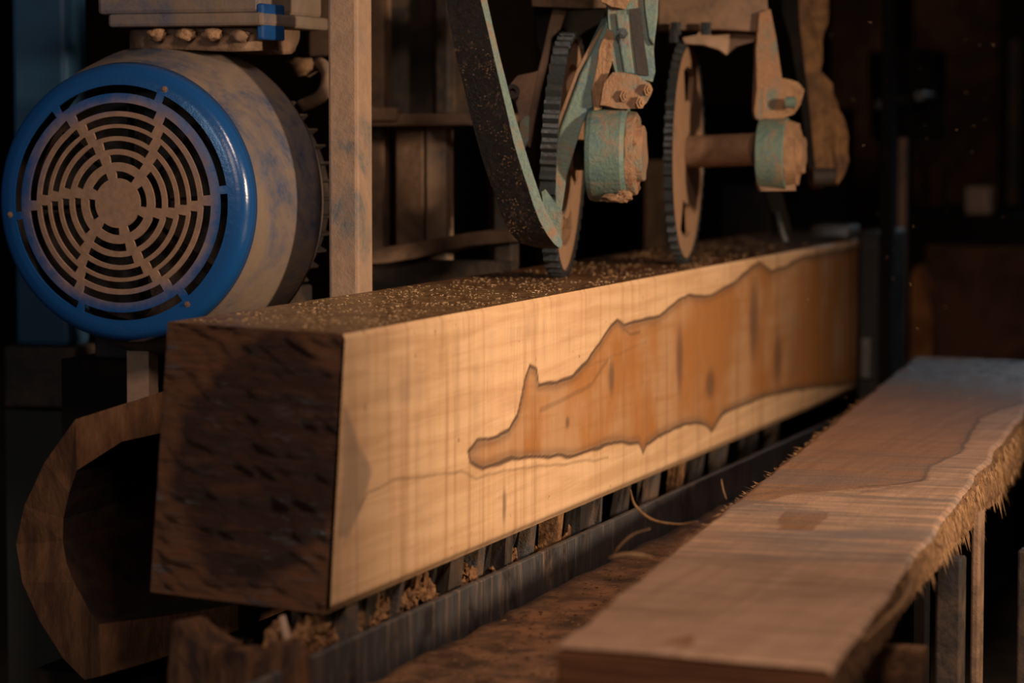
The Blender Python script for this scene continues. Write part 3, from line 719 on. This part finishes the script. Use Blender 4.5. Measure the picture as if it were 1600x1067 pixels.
# ------------------------------------------------------------------ toothed wheels
def wheel_parts(parent, c, az, lean, R=.238, w=.030, nt=52, arms=4, slot=(.52, .74), slotdeg=52, phase=20):
    """right face turned az degrees towards the camera-right; local axes"""
    wz = math.radians(az)-0
    fw = RGT*math.sin(wz)+V((-math.sin(YAW), math.cos(YAW), 0))*math.cos(wz)   # in-plane horizontal
    up = V((0, 0, 1)); nrm = fw.cross(up).normalized()                           # right-hand face
    up = (up+nrm*math.tan(math.radians(lean))).normalized(); nrm = fw.cross(up).normalized()
    def P(r, a, s): return c+(fw*math.cos(a)+up*math.sin(a))*r+nrm*s
    bm = B(); NA = 144; rr = [.0, .16, slot[0]*R/R, slot[1], .93]
    rad = [.10*R, slot[0]*R, slot[1]*R, .95*R]
    for side, s in ((1, w*.22), (-1, -w*.22)):
        pass
    lv = {}
    for k, r in enumerate(rad):
        for i in range(NA):
            a = 2*PI*i/NA
            for sd in (0, 1): lv[k, i, sd] = bm.verts.new(P(r, a, (w*.30 if sd else -w*.30)))
    def solid(k, i):
        if k != 1: return True
        d = (i*360/NA+phase) % (360/arms)
        return not d < slotdeg
    for k in range(3):
        for i in range(NA):
            j = (i+1) % NA
            if not solid(k, i): continue
            bm.faces.new((lv[k, i, 1], lv[k+1, i, 1], lv[k+1, j, 1], lv[k, j, 1]))
            bm.faces.new((lv[k, i, 0], lv[k, j, 0], lv[k+1, j, 0], lv[k+1, i, 0]))
            if k == 1:
                if not solid(1, (i-1) % NA): bm.faces.new((lv[1, i, 0], lv[2, i, 0], lv[2, i, 1], lv[1, i, 1]))
                if not solid(1, j): bm.faces.new((lv[1, j, 0], lv[1, j, 1], lv[2, j, 1], lv[2, j, 0]))
    for i in range(NA):
        j = (i+1) % NA
        if not solid(1, i):
            bm.faces.new((lv[1, i, 0], lv[1, j, 0], lv[1, j, 1], lv[1, i, 1])); bm.faces.new((lv[2, i, 0], lv[2, i, 1], lv[2, j, 1], lv[2, j, 0]))
    lathe(bm, c-nrm*w*.8, nrm, [(0, .02), (0, .13*R), (w*1.5, .13*R), (w*1.5, .02)], 32)
    disc = mesh_obj('wheel_disc', bm, M['wheel'], parent)
    # toothed rim: band with square cross teeth
    bm = B(); prof = []
    for i in range(nt*4):
        a = 2*PI*i/(nt*4); ph = i % 4
        ro = R if ph in (1, 2) else R-.012
        prof.append([bm.verts.new(P(r, a, s)) for r, s in ((R*.945, -w/2), (ro, -w/2), (ro, w/2), (R*.945, w/2))])
    m = len(prof)
    for i in range(m):
        A, C = prof[i], prof[(i+1) % m]
        for k in range(4): bm.faces.new((A[k], A[(k+1) % 4], C[(k+1) % 4], C[k]))
    mesh_obj('toothed_rim', bm, M['rim'], parent)
    return fw, up, nrm

# near feed unit
c1 = D(882, 238, 5.6); c1.z = ZT+.238+.0005
u1 = thing('feed_wheel_unit', (c1.x, c1.y, ZT), 'green pressure arm with toothed feed wheel and black curved guard, nearer one', 'feed unit')
fw1, up1, n1 = wheel_parts(u1, c1, 8.5, 2.5)
h1 = c1+n1*.02; pn = (n1*.25-fw1).normalized()
d1 = 5.42
def flat(pts, d, skew=0): return [D(x, y, d+skew*(x-880)/100) for x, y in pts]
back = FWD.copy(); back.z = 0; back.normalize()
arm = [(950,30),(962,18),(966,60),(952,112),(940,160),(920,172),(909,200),(887,273),(879,325),(874,360),(876,388),(862,374),(852,335),(852,300),(877,199),(908,115),(928,75)]
bm = B(); poly(bm, flat(arm, d1), back*.035-RGT*.012); mesh_obj('swing_arm', bm, M['green'], u1, bevel=.003)
armside = [(946,40),(928,75),(906,112),(874,199),(849,285),(846,305),(839,297),(847,270),(867,199),(901,108),(922,70),(941,40)]
bm = B(); poly(bm, flat(armside, d1+.006), back*.03); mesh_obj('arm_flange', bm, M['brown_dust'], u1, bevel=.002)
rib = [(950,45),(960,52),(955,100),(943,135),(940,170),(928,172),(925,140),(934,95),(940,65)]
bm = B(); poly(bm, flat(rib, d1-.012), back*.02); subdiv(bm, 1); rough(bm, .003, 40); mesh_obj('caked_rib', bm, M['caked'], u1)
cast = [(949,-60),(1034,-60),(1029,0),(1026,28),(1021,71),(1024,112),(1020,128),(994,122),(962,114),(955,90),(950,30)]
bm = B(); poly(bm, flat(cast, d1-.01), back*.10); ac1 = mesh_obj('arm_casting', bm, M['green'], u1, bevel=.004)
rec = [(984,14),(1000,12),(1004,50),(1012,100),(1014,118),(996,116),(990,70),(986,35)]
bm = B(); poly(bm, flat(rec, d1-.016), back*.008); mesh_obj('dark_recess', bm, M['frame_dark'], ac1)
for x0, pts in ((0, [(1004,-40),(1030,-40),(1028,25),(1022,72),(1014,60),(1008,20)]), (1, [(962,20),(982,22),(986,70),(992,116),(975,114),(968,70)])):
    bm = B(); poly(bm, flat(pts, d1-.022), back*.012); mesh_obj('casting_rib', bm, M['green'], ac1, bevel=.003)
bm = B(); poly(bm, flat([(932,-60),(1000,-60),(990,-10),(978,12),(955,14),(940,2)], d1-.03), back*.03); subdiv(bm, 1); rough(bm, .006, 30); mesh_obj('caked_lug', bm, M['caked'], u1)
bm = B(); hexbolt(bm, D(972, 52, d1-.03), -back, .008, .012); mesh_obj('arm_bolt', bm, M['rim'], u1)
# bearing bracket and hub drum
P0 = D(950, 240, d1)
bm = B(); poly(bm, flat([(938,165),(944,130),(956,114),(1000,116),(1015,128),(1018,145),(1010,160),(1000,168),(960,170)], d1-.03), back*.08); subdiv(bm, 2); rough(bm, .005, 28); bb1 = mesh_obj('bearing_bracket', bm, M['green_rust'], u1)
for x, y in ((1012, 140), (1000, 160), (975, 150)):
    bm = B(); hexbolt(bm, D(x, y, d1-.035), (RGT-back).normalized(), .009, .005); mesh_obj('bracket_bolt', bm, M['caked'], bb1)
ax1 = (RGT*math.cos(.16)-back*math.sin(.16)).normalized()
hc = D(922, 240, 5.46)
bm = B(); lathe(bm, hc, ax1, [(0, .02), (0, .088), (.01, .091), (.066, .091), (.074, .086), (.076, .02)], 48); mesh_obj('hub_drum', bm, M['green'], u1, smooth=False, bevel=.002)
bm = B(); lathe(bm, hc+ax1*.074, ax1, [(0, .01), (0, .080), (.016, .078), (.016, .055), (.030, .052), (.030, 0)], 40); rough(bm, .003, 30); hcap = mesh_obj('hub_cap', bm, M['green_rust'], u1, bevel=.002)
for k in range(6):
    a = k*PI/3+.3; A_, U_, W_ = frame_of(ax1)
    bm = B(); hexbolt(bm, hc+ax1*.090+(U_*math.cos(a)+W_*math.sin(a))*.066, ax1, .006, .003); mesh_obj('cap_bolt', bm, M['caked'], hcap)
bm = B(); lump(bm, D(962, 310, 5.38), (.026, .02, .008), 3, 3, .5); lump(bm, D(975, 306, 5.38), (.015, .02, .010), 5, 3, .5); mesh_obj('sawdust_clot', bm, M['caked'], u1)
bm = B(); lathe(bm, c1, ax1, [(-.03, .02), (-.03, .03), (.16, .03), (.16, .0)], 24); mesh_obj('axle', bm, M['frame_dark'], u1)
# black curved guard strip with green edge
Lp = [(690,-60),(697,0),(706,56),(714,95),(723,129),(736,185),(751,241),(763,278),(775,310),(783,335),(792,354),(802,370),(814,380),(834,386),(852,388),(868,389)]
Rp = [(744,-60),(751,0),(763,50),(772,90),(781,129),(792,175),(803,224),(814,260),(825,293),(834,322),(843,345),(850,358),(856,368),(862,376),(867,382),(873,387)]
bm = B(); A = [D(x, y, 5.32+.012*i/15) for i, (x, y) in enumerate(Lp)]; C_ = [D(x, y, 5.26) for x, y in Rp]
t_ = back*.012+RGT*.004
va = [[bm.verts.new(p) for p in (a, a.lerp(c, .33), a.lerp(c, .66), c)] for a, c in zip(A, C_)]
vb = [[bm.verts.new(v.co+t_) for v in r] for r in va]
for i in range(len(va)-1):
    for k in range(3):
        bm.faces.new((va[i][k], va[i][k+1], va[i+1][k+1], va[i+1][k])); bm.faces.new((vb[i][k], vb[i+1][k], vb[i+1][k+1], vb[i][k+1]))
    bm.faces.new((va[i][0], va[i+1][0], vb[i+1][0], vb[i][0])); bm.faces.new((va[i][3], vb[i][3], vb[i+1][3], va[i+1][3]))
bm.faces.new(va[0]+vb[0][::-1]); bm.faces.new(va[-1]+vb[-1][::-1])
go = mesh_obj('curved_guard', bm, M['strip'], u1); tag(go, 'black curved guard flecked with sawdust', None)
bm = B()
for _ in range(420):
    i = random.randrange(2, 11); u = random.betavariate(.9, .7); p = A[i].lerp(A[i+1], random.random()).lerp(C_[i].lerp(C_[i+1], random.random()), u)
    if pnoise(p*35)+.15 < random.random()*.7-.2: continue
    s = random.uniform(.0006, .0014); lump(bm, p-back*.001, (s*1.5, s, s), _, 1, .3)
tag(mesh_obj('guard_sawdust', bm, M['fibre'], go), 'sawdust grains stuck on the guard', None, kind='stuff')
bm = B(); Tp = [(754,-60),(761,0),(772,50),(782,92),(793,135),(804,178),(817,222),(828,258),(838,288),(846,312),(856,335),(863,348),(869,358),(875,368),(879,378),(877,388)]
o1 = [D(x, y, 5.258) for x, y in Rp]; o2 = [D(x, y, 5.262) for x, y in Tp]
for i in range(len(o1)-1):
    vs = [bm.verts.new(p) for p in (o1[i], o2[i], o2[i+1], o1[i+1])]; vz = [bm.verts.new(v.co+back*.10) for v in vs]
    bm.faces.new(vs); bm.faces.new(vz[::-1]); 
    for k in range(4): bm.faces.new((vs[k], vz[k], vz[(k+1) % 4], vs[(k+1) % 4]))
bmesh.ops.remove_doubles(bm, verts=bm.verts, dist=.0005)
tag(mesh_obj('guard_edge_plate', bm, M['green'], go), 'dusty green edge of the black guard', None)
bm = B(); poly(bm, flat([(846,300),(852,296),(878,330),(876,388),(862,378),(850,345)], 5.30), back*.03); subdiv(bm, 1); rough(bm, .002, 40); mesh_obj('guard_foot', bm, M['green'], u1)
# upper box, left arm, side bracket
bm = B(); poly(bm, flat([(830,-5),(948,-8),(948,12),(905,13),(832,10)], 5.62), back*.14); mesh_obj('top_plate', bm, M['brown_dust'], u1, bevel=.002)
bm = B(); poly(bm, flat([(834,12),(948,14),(940,34),(915,48),(896,62),(880,44),(862,40),(850,85),(846,90),(838,60)], 5.67), back*.10); mesh_obj('upper_housing', bm, M['black'], u1, bevel=.003)
bm = B(); poly(bm, flat([(864,12),(886,16),(876,46),(862,60),(856,100),(846,140),(836,190),(829,232),(821,226),(820,190),(833,140),(846,90),(856,45)], 5.66), back*.03); mesh_obj('inner_arm', bm, M['brown_dust'], u1, bevel=.003)
bm = B(); poly(bm, flat([(796,133),(808,118),(832,113),(842,110),(834,150),(826,192),(812,190),(806,160),(797,150)], 5.50), back*.03); mesh_obj('side_bracket', bm, M['brown_dust'], u1, bevel=.003)
bm = B(); lathe(bm, D(801, 143, 5.49), -back, [(0, 0), (0, .014), (.012, .014), (.012, .006), (.002, .006), (.002, 0)], 20); mesh_obj('bracket_eye', bm, M['frame_dark'], u1)
bm = B(); poly(bm, flat([(812,190),(822,180),(828,182),(826,220),(818,238),(812,215)], 5.42), back*.02); mesh_obj('arm_spacer', bm, M['green'], u1, bevel=.002)
bm = B(); poly(bm, [D(838, -60, 5.50), D(1034, -60, 5.5), D(1034, -173, 5.5), D(838, -173, 5.5)], back*.12); mesh_obj('hanger', bm, M['frame_dark'], u1)

# second feed unit
c2 = D(1070, 238, 6.12); c2.z = ZT+.238+.0005
u2 = thing('feed_wheel_unit', (c2.x, c2.y, ZT), 'brown dusty feed unit with slotted toothed wheel on a shaft, farther one', 'feed unit')
fw2, up2, n2 = wheel_parts(u2, c2, 12.0, .4, w=.018, slotdeg=46, slot=(.46, .76), arms=2, phase=118)
bm = B(); sx = (D(1182, 233, 6.02)-c2); lathe(bm, c2, sx, [(0, .0), (0, .034), (sx.length, .034), (sx.length, 0)], 28); mesh_obj('shaft', bm, M['brown_dust'], u2)
d2 = 6.0
bm = B(); poly(bm, flat([(1028,-60),(1195,-60),(1200,10),(1206,48),(1186,50),(1120,46),(1028,48)], d2), back*.16); mesh_obj('top_plate', bm, M['brown_dust'], u2, bevel=.004)
bm = B(); poly(bm, flat([(1186,20),(1204,14),(1213,60),(1222,122),(1222,160),(1196,182),(1188,190),(1180,184),(1178,172),(1182,140),(1181,80),(1184,40)], d2-.02), back*.05); mesh_obj('swing_arm', bm, M['green_rust'], u2, bevel=.003)
ax2 = (RGT*math.cos(.25)-back*math.sin(.25)).normalized(); hc2 = D(1188, 241, 6.0)
bm = B(); lathe(bm, hc2, ax2, [(0, .02), (0, .074), (.058, .076), (.060, .02)], 40); mesh_obj('hub_drum', bm, M['green'], u2, bevel=.002)
bm = B(); lathe(bm, hc2+ax2*.058, ax2, [(0, .0), (0, .070), (.022, .064), (.022, .04), (.034, .036), (.034, 0)], 36); rough(bm, .004, 30); mesh_obj('hub_cap', bm, M['caked'], u2)
bm = B(); poly(bm, flat([(1190,186),(1194,140),(1218,122),(1245,130),(1256,140),(1250,160),(1240,178),(1215,186)], d2-.02), back*.07); subdiv(bm, 2); rough(bm, .006, 26, 5); mesh_obj('bearing_bracket', bm, M['caked'], u2)
bm = B(); lathe(bm, D(1228, 160, 5.95), ax2, [(0, .0), (0, .012), (.02, .012), (.02, 0)], 14); mesh_obj('bracket_bolt', bm, M['green'], u2)
bm = B(); poly(bm, flat([(1184,284),(1242,282),(1244,298),(1188,299)], d2-.03), back*.06); mesh_obj('drip_plate', bm, M['brown_dust'], u2, bevel=.002)
for x, y in ((1056, 44), (1052, 56), (1103, 44)):
    bm = B(); lathe(bm, D(x, y, 5.97), V((0, 0, -1)), [(-.012, 0), (-.012, .011), (.014, .011), (.014, 0)], 6); mesh_obj('plate_bolt', bm, M['rim'], u2)
bm = B(); poly(bm, flat([(1098,40),(1112,56),(1150,52),(1180,55),(1176,64),(1150,74),(1136,86),(1124,78),(1100,70),(1070,68),(1066,58),(1090,54)], 6.05), back*.03); subdiv(bm, 1); rough(bm, .003, 30); mesh_obj('pivot_lever', bm, M['frame'], u2)
bm = B(); poly(bm, [D(1040, -60, 6.05), D(1190, -60, 6.05), D(1190, -135, 6.05), D(1040, -135, 6.05)], back*.1); mesh_obj('hanger', bm, M['frame_dark'], u2)

# third unit, farther
d3 = 6.55
u3 = thing('rear_pressure_arm', D(1265, 380, d3), 'dark pressure arm thickly caked with orange sawdust right of the second wheel', 'pressure arm')
bm = B(); poly(bm, flat([(1218,-60),(1244,-60),(1250,40),(1262,140),(1274,262),(1262,262),(1250,150),(1234,60),(1222,20)], d3-.1), back*.06); mesh_obj('black_strip', bm, M['black'], u3)
bm = B(); poly(bm, flat([(1244,-60),(1300,-60),(1294,20),(1288,68),(1280,110),(1300,128),(1306,150),(1314,180),(1324,215),(1326,250),(1314,272),(1306,288),(1294,270),(1284,292),(1272,285),(1266,200),(1254,110),(1246,40)], d3), back*.10); subdiv(bm, 2); rough(bm, .012, 18, 2); mesh_obj('caked_arm', bm, M['caked_warm'], u3)
bm = B(); lathe(bm, D(1270, 276, d3-.05), RGT, [(0, 0), (0, .02), (.05, .02), (.05, 0)], 20); mesh_obj('arm_pin', bm, M['frame_dark'], u3)
bm = B(); poly(bm, flat([(1196,300),(1222,300),(1240,370),(1222,378),(1208,340)], d3+.02), back*.04); mesh_obj('scraper_shank', bm, M['black'], u3)
bm = B(); tube(bm, [D(1213, 330, d3), D(1219, 352, d3), D(1227, 380, d3-.02)], [.006, .009, .011], 8); mesh_obj('wet_scraper', bm, M['rim'], u3, smooth=True)
bm = B(); poly(bm, [D(1230, -60, d3), D(1290, -60, d3), D(1290, -112, d3), D(1230, -112, d3)], back*.1); mesh_obj('hanger', bm, M['black'], u3)
# overhead girder that carries the three units (above the picture)
gz = D(900, -320, 5.5).z
bm = B(); g0 = D(900, -320, 5.0); g1 = D(1290, -320, 7.2)
dd = (g1-g0); dd.z = 0; sd = V((dd.y, -dd.x, 0)).normalized()*.22
poly(bm, [V((g0.x, g0.y, 1.70))-sd, V((g0.x, g0.y, 1.70))+sd, V((g1.x, g1.y, 1.70))+sd, V((g1.x, g1.y, 1.70))-sd], V((0, 0, .12)))
tag(mesh_obj('overhead_girder', bm, M['black']), 'black overhead girder the feed units hang from', 'girder')

# ------------------------------------------------------------------ saw body where the beam disappears
YS = 7.35
bm = B(); a = onY(1338, 0, YS); b = onY(1405, 0, YS)
saw = thing('saw_housing', (b.x, YS, 0), 'dark steel saw housing that the far end of the beam runs into', 'saw housing')
box(bm, (XR+.004, YS, 0), (XR+.064, YS+.35, .97)); mesh_obj('side_plate', bm, M['dark'], saw, bevel=.01)
bm = B(); box(bm, (XR+.065, YS-.02, 0), (XR+.095, YS+.05, 2.0)); mesh_obj('front_column', bm, M['black'], saw, bevel=.006)
bm = B(); pbox(bm, 1345, 528, 1360, 592, YS-.02, .02); mesh_obj('glint_strip', bm, M['wetsteel'], saw, bevel=.004)  # pale steel strip added in place of a whitish glint
bm = B(); pbox(bm, 1268, 352, 1325, 372, 7.2, .15)
tag(mesh_obj('shiny_clamp', bm, M['wetsteel'], bevel=.006), 'small shiny grey clamp on the far top of the beam', 'clamp')
bm = B(); a = onY(1403, 215, 7.9); b = onY(1416, 215, 7.9); box(bm, (a.x, 7.9, 0), (b.x, 7.93, a.z))
tag(mesh_obj('thin_rod', bm, M['brown_dust'], bevel=.004), 'thin upright brown rod right of the saw housing', 'rod')
# outfeed table past the plank's far end
P = [onZ(1425, 552, .60), onZ(1720, 545, .60), onZ(1900, 640, .60), onZ(1500, 640, .60)]
tb = B(); y0 = onZ(1540, 596, .60).y
poly(tb, [V((-1.38, y0, .505)), V((-.2, y0, .505)), V((-.2, 8.7, .505)), V((-1.38, 8.7, .505))], V((0, 0, .03)))
subdiv(tb, 5); rough(tb, .003, 12)
tag(mesh_obj('outfeed_table', tb, M['wetsteel']), 'wet shiny grey steel table at the far end of the plank', 'table')
for x, l in ((-1.2, 'left'), (-.4, 'right')): tag(mesh_obj('table_trestle', box(B(), (x, 7.9, 0), (x+.08, 8.0, .505)), M['black']), 'black post under the %s end of the wet steel table' % l, 'post')

# posts under and right of the plank
for x0, y0, x1, Y, m, l in ((1462, 872, 1502, 4.55, 'frame_dark', 'grey stained post under the right edge of the plank'),
                        (1518, 800, 1532, 4.9, 'brown_dust', 'thin brown post right of the grey stained post'),
                        (1425, 900, 1448, 4.9, 'black', 'narrow dark post left of the grey stained post'),
                        (1590, 860, 1612, 5.2, 'frame_dark', 'brown post at the right edge of the picture')):
    bm = B(); a = onY(x0, y0, Y); b = onY(x1, y0, Y); box(bm, (a.x, Y, 0), (b.x, Y+.05, a.z)); tag(mesh_obj('support_post', bm, M[m], bevel=.004), l, 'post')
bm = B(); pbox(bm, 1350, 1010, 1440, 1200, 3.9, .04)
tag(mesh_obj('lower_board', bm, M['ledge'], bevel=.003), 'dim brown board below the near end of the plank', 'board')

# ------------------------------------------------------------------ dim machinery in the right background
def bgbox(x0, y0, x1, y1, Y, t, m, name, label, cat, rr=0, down=False):
    bm = B(); a = onY(x0, y0, Y); b = onY(x1, y1, Y); box(bm, (a.x, Y, 0 if down else b.z), (b.x, Y+t, a.z))
    if rr: subdiv(bm, 3); rough(bm, rr, 6, x0*.1)
    return tag(mesh_obj(name, bm, m, bevel=0 if rr else .01), label, cat)
dimred = dusty('dim_rusty_panel', (.03, .010, .004), (.11, .042, .016), amount=.5, scale=2.5, rough=.9)
dimor = dusty('dim_orange_rust', (.16, .05, .014), (.38, .15, .045), amount=.5, scale=3, rough=.9)
bgbox(1300, -300, 1390, 130, 11.2, .1, dimred, 'rusty_sheet', 'dim rust-brown sheet high behind the caked arm', 'metal sheet', 0, True)
bgbox(1430, -300, 1560, 90, 11.5, .1, dimred, 'rusty_sheet', 'dim rust-brown sheet at the upper right of the picture', 'metal sheet', 0, True)
cab = onY(1500, 336, 9.2)
bgbox(1345, 336, 1640, 600, 9.2, 1.4, M['black'], 'black_cabinet', 'low black cabinet in the right background carrying a pale box', 'cabinet', 0, True)
bgbox(1575, 60, 1592, 250, 10.7, .05, M['frame_dark'], 'upright_bar', 'dim upright bar high at the right edge', 'bar', 0, True)
bgbox(1465, 255, 1478, 350, 10.7, .05, M['frame_dark'], 'upright_bar', 'dim short upright bar left of the pale box', 'bar', 0, True)
def oncab(x0, y0, x1, Y, t, m, name, label, cat):
    bm = B(); a = onY(x0, y0, Y); b = onY(x1, y0, Y); box(bm, (a.x, Y, cab.z+.0005), (b.x, Y+t, a.z)); return tag(mesh_obj(name, bm, m, bevel=.008), label, cat)
oncab(1508, 292, 1548, 9.25, .1, M['pale'], 'pale_box', 'small pale blurred box in the right background', 'box')
oncab(1440, 258, 1468, 10.0, .1, dimred, 'rusty_box', 'small dim rusty box standing left of the pale box', 'box')
bgbox(1450, 385, 1640, 500, 8.98, .15, dimred, 'rusty_casing', 'broad dim rusty machine casing above the wet steel table', 'machine casing', .012, True)
bm = B(); P = [onY(x, y, 8.75) for x, y in ((1422, 520), (1424, 430), (1432, 415), (1446, 455), (1456, 500), (1454, 520))]
P[0].z = 0; P[-1].z = 0; poly(bm, P, V((0, .12, 0))); subdiv(bm, 1); rough(bm, .01, 9)
tag(mesh_obj('orange_board', bm, dimor), 'small orange-brown pointed board leaning beside the thin rod', 'board')
gb = thing('black_gearbox', onY(1415, 600, 9.0), 'black gearbox silhouette above the thin rod', 'gearbox')
bm = B(); pbox(bm, 1360, 80, 1470, 215, 9.0, .12); subdiv(bm, 3); rough(bm, .03, 6); mesh_obj('casing', bm, M['black'], gb)
bm = B(); a = onY(1372, 205, 9.03); b = onY(1398, 205, 9.03); box(bm, (a.x, 9.03, 0), (b.x, 9.1, a.z)); mesh_obj('pedestal', bm, M['black'], gb)
for x, y in ((1374, 163), (1392, 158), (1437, 150)):
    bm = B(); lathe(bm, D(x, y, 8.85), V((0, 1, 0)), [(0, 0), (.0, .014), (.25, .014), (.25, 0)], 14); mesh_obj('shiny_bolt', bm, M['wetsteel'], gb)
# chips in the air
bm = B()
for k in range(46):
    x = random.uniform(1230, 1590); y = random.uniform(30, 640); p = D(x, y, random.uniform(5.6, 7)); d = V((random.uniform(-1, 1), 0, random.uniform(-.5, .5))).normalized()*random.uniform(.003, .009)
    spike(bm, p, d, .0006)
tag(mesh_obj('flying_chips', bm, M['flake']), 'tiny wood chips flying in the dark air at the right', 'wood chips', kind='stuff')

for o in list(bpy.data.objects):
    if '_o' in o: del o['_o']
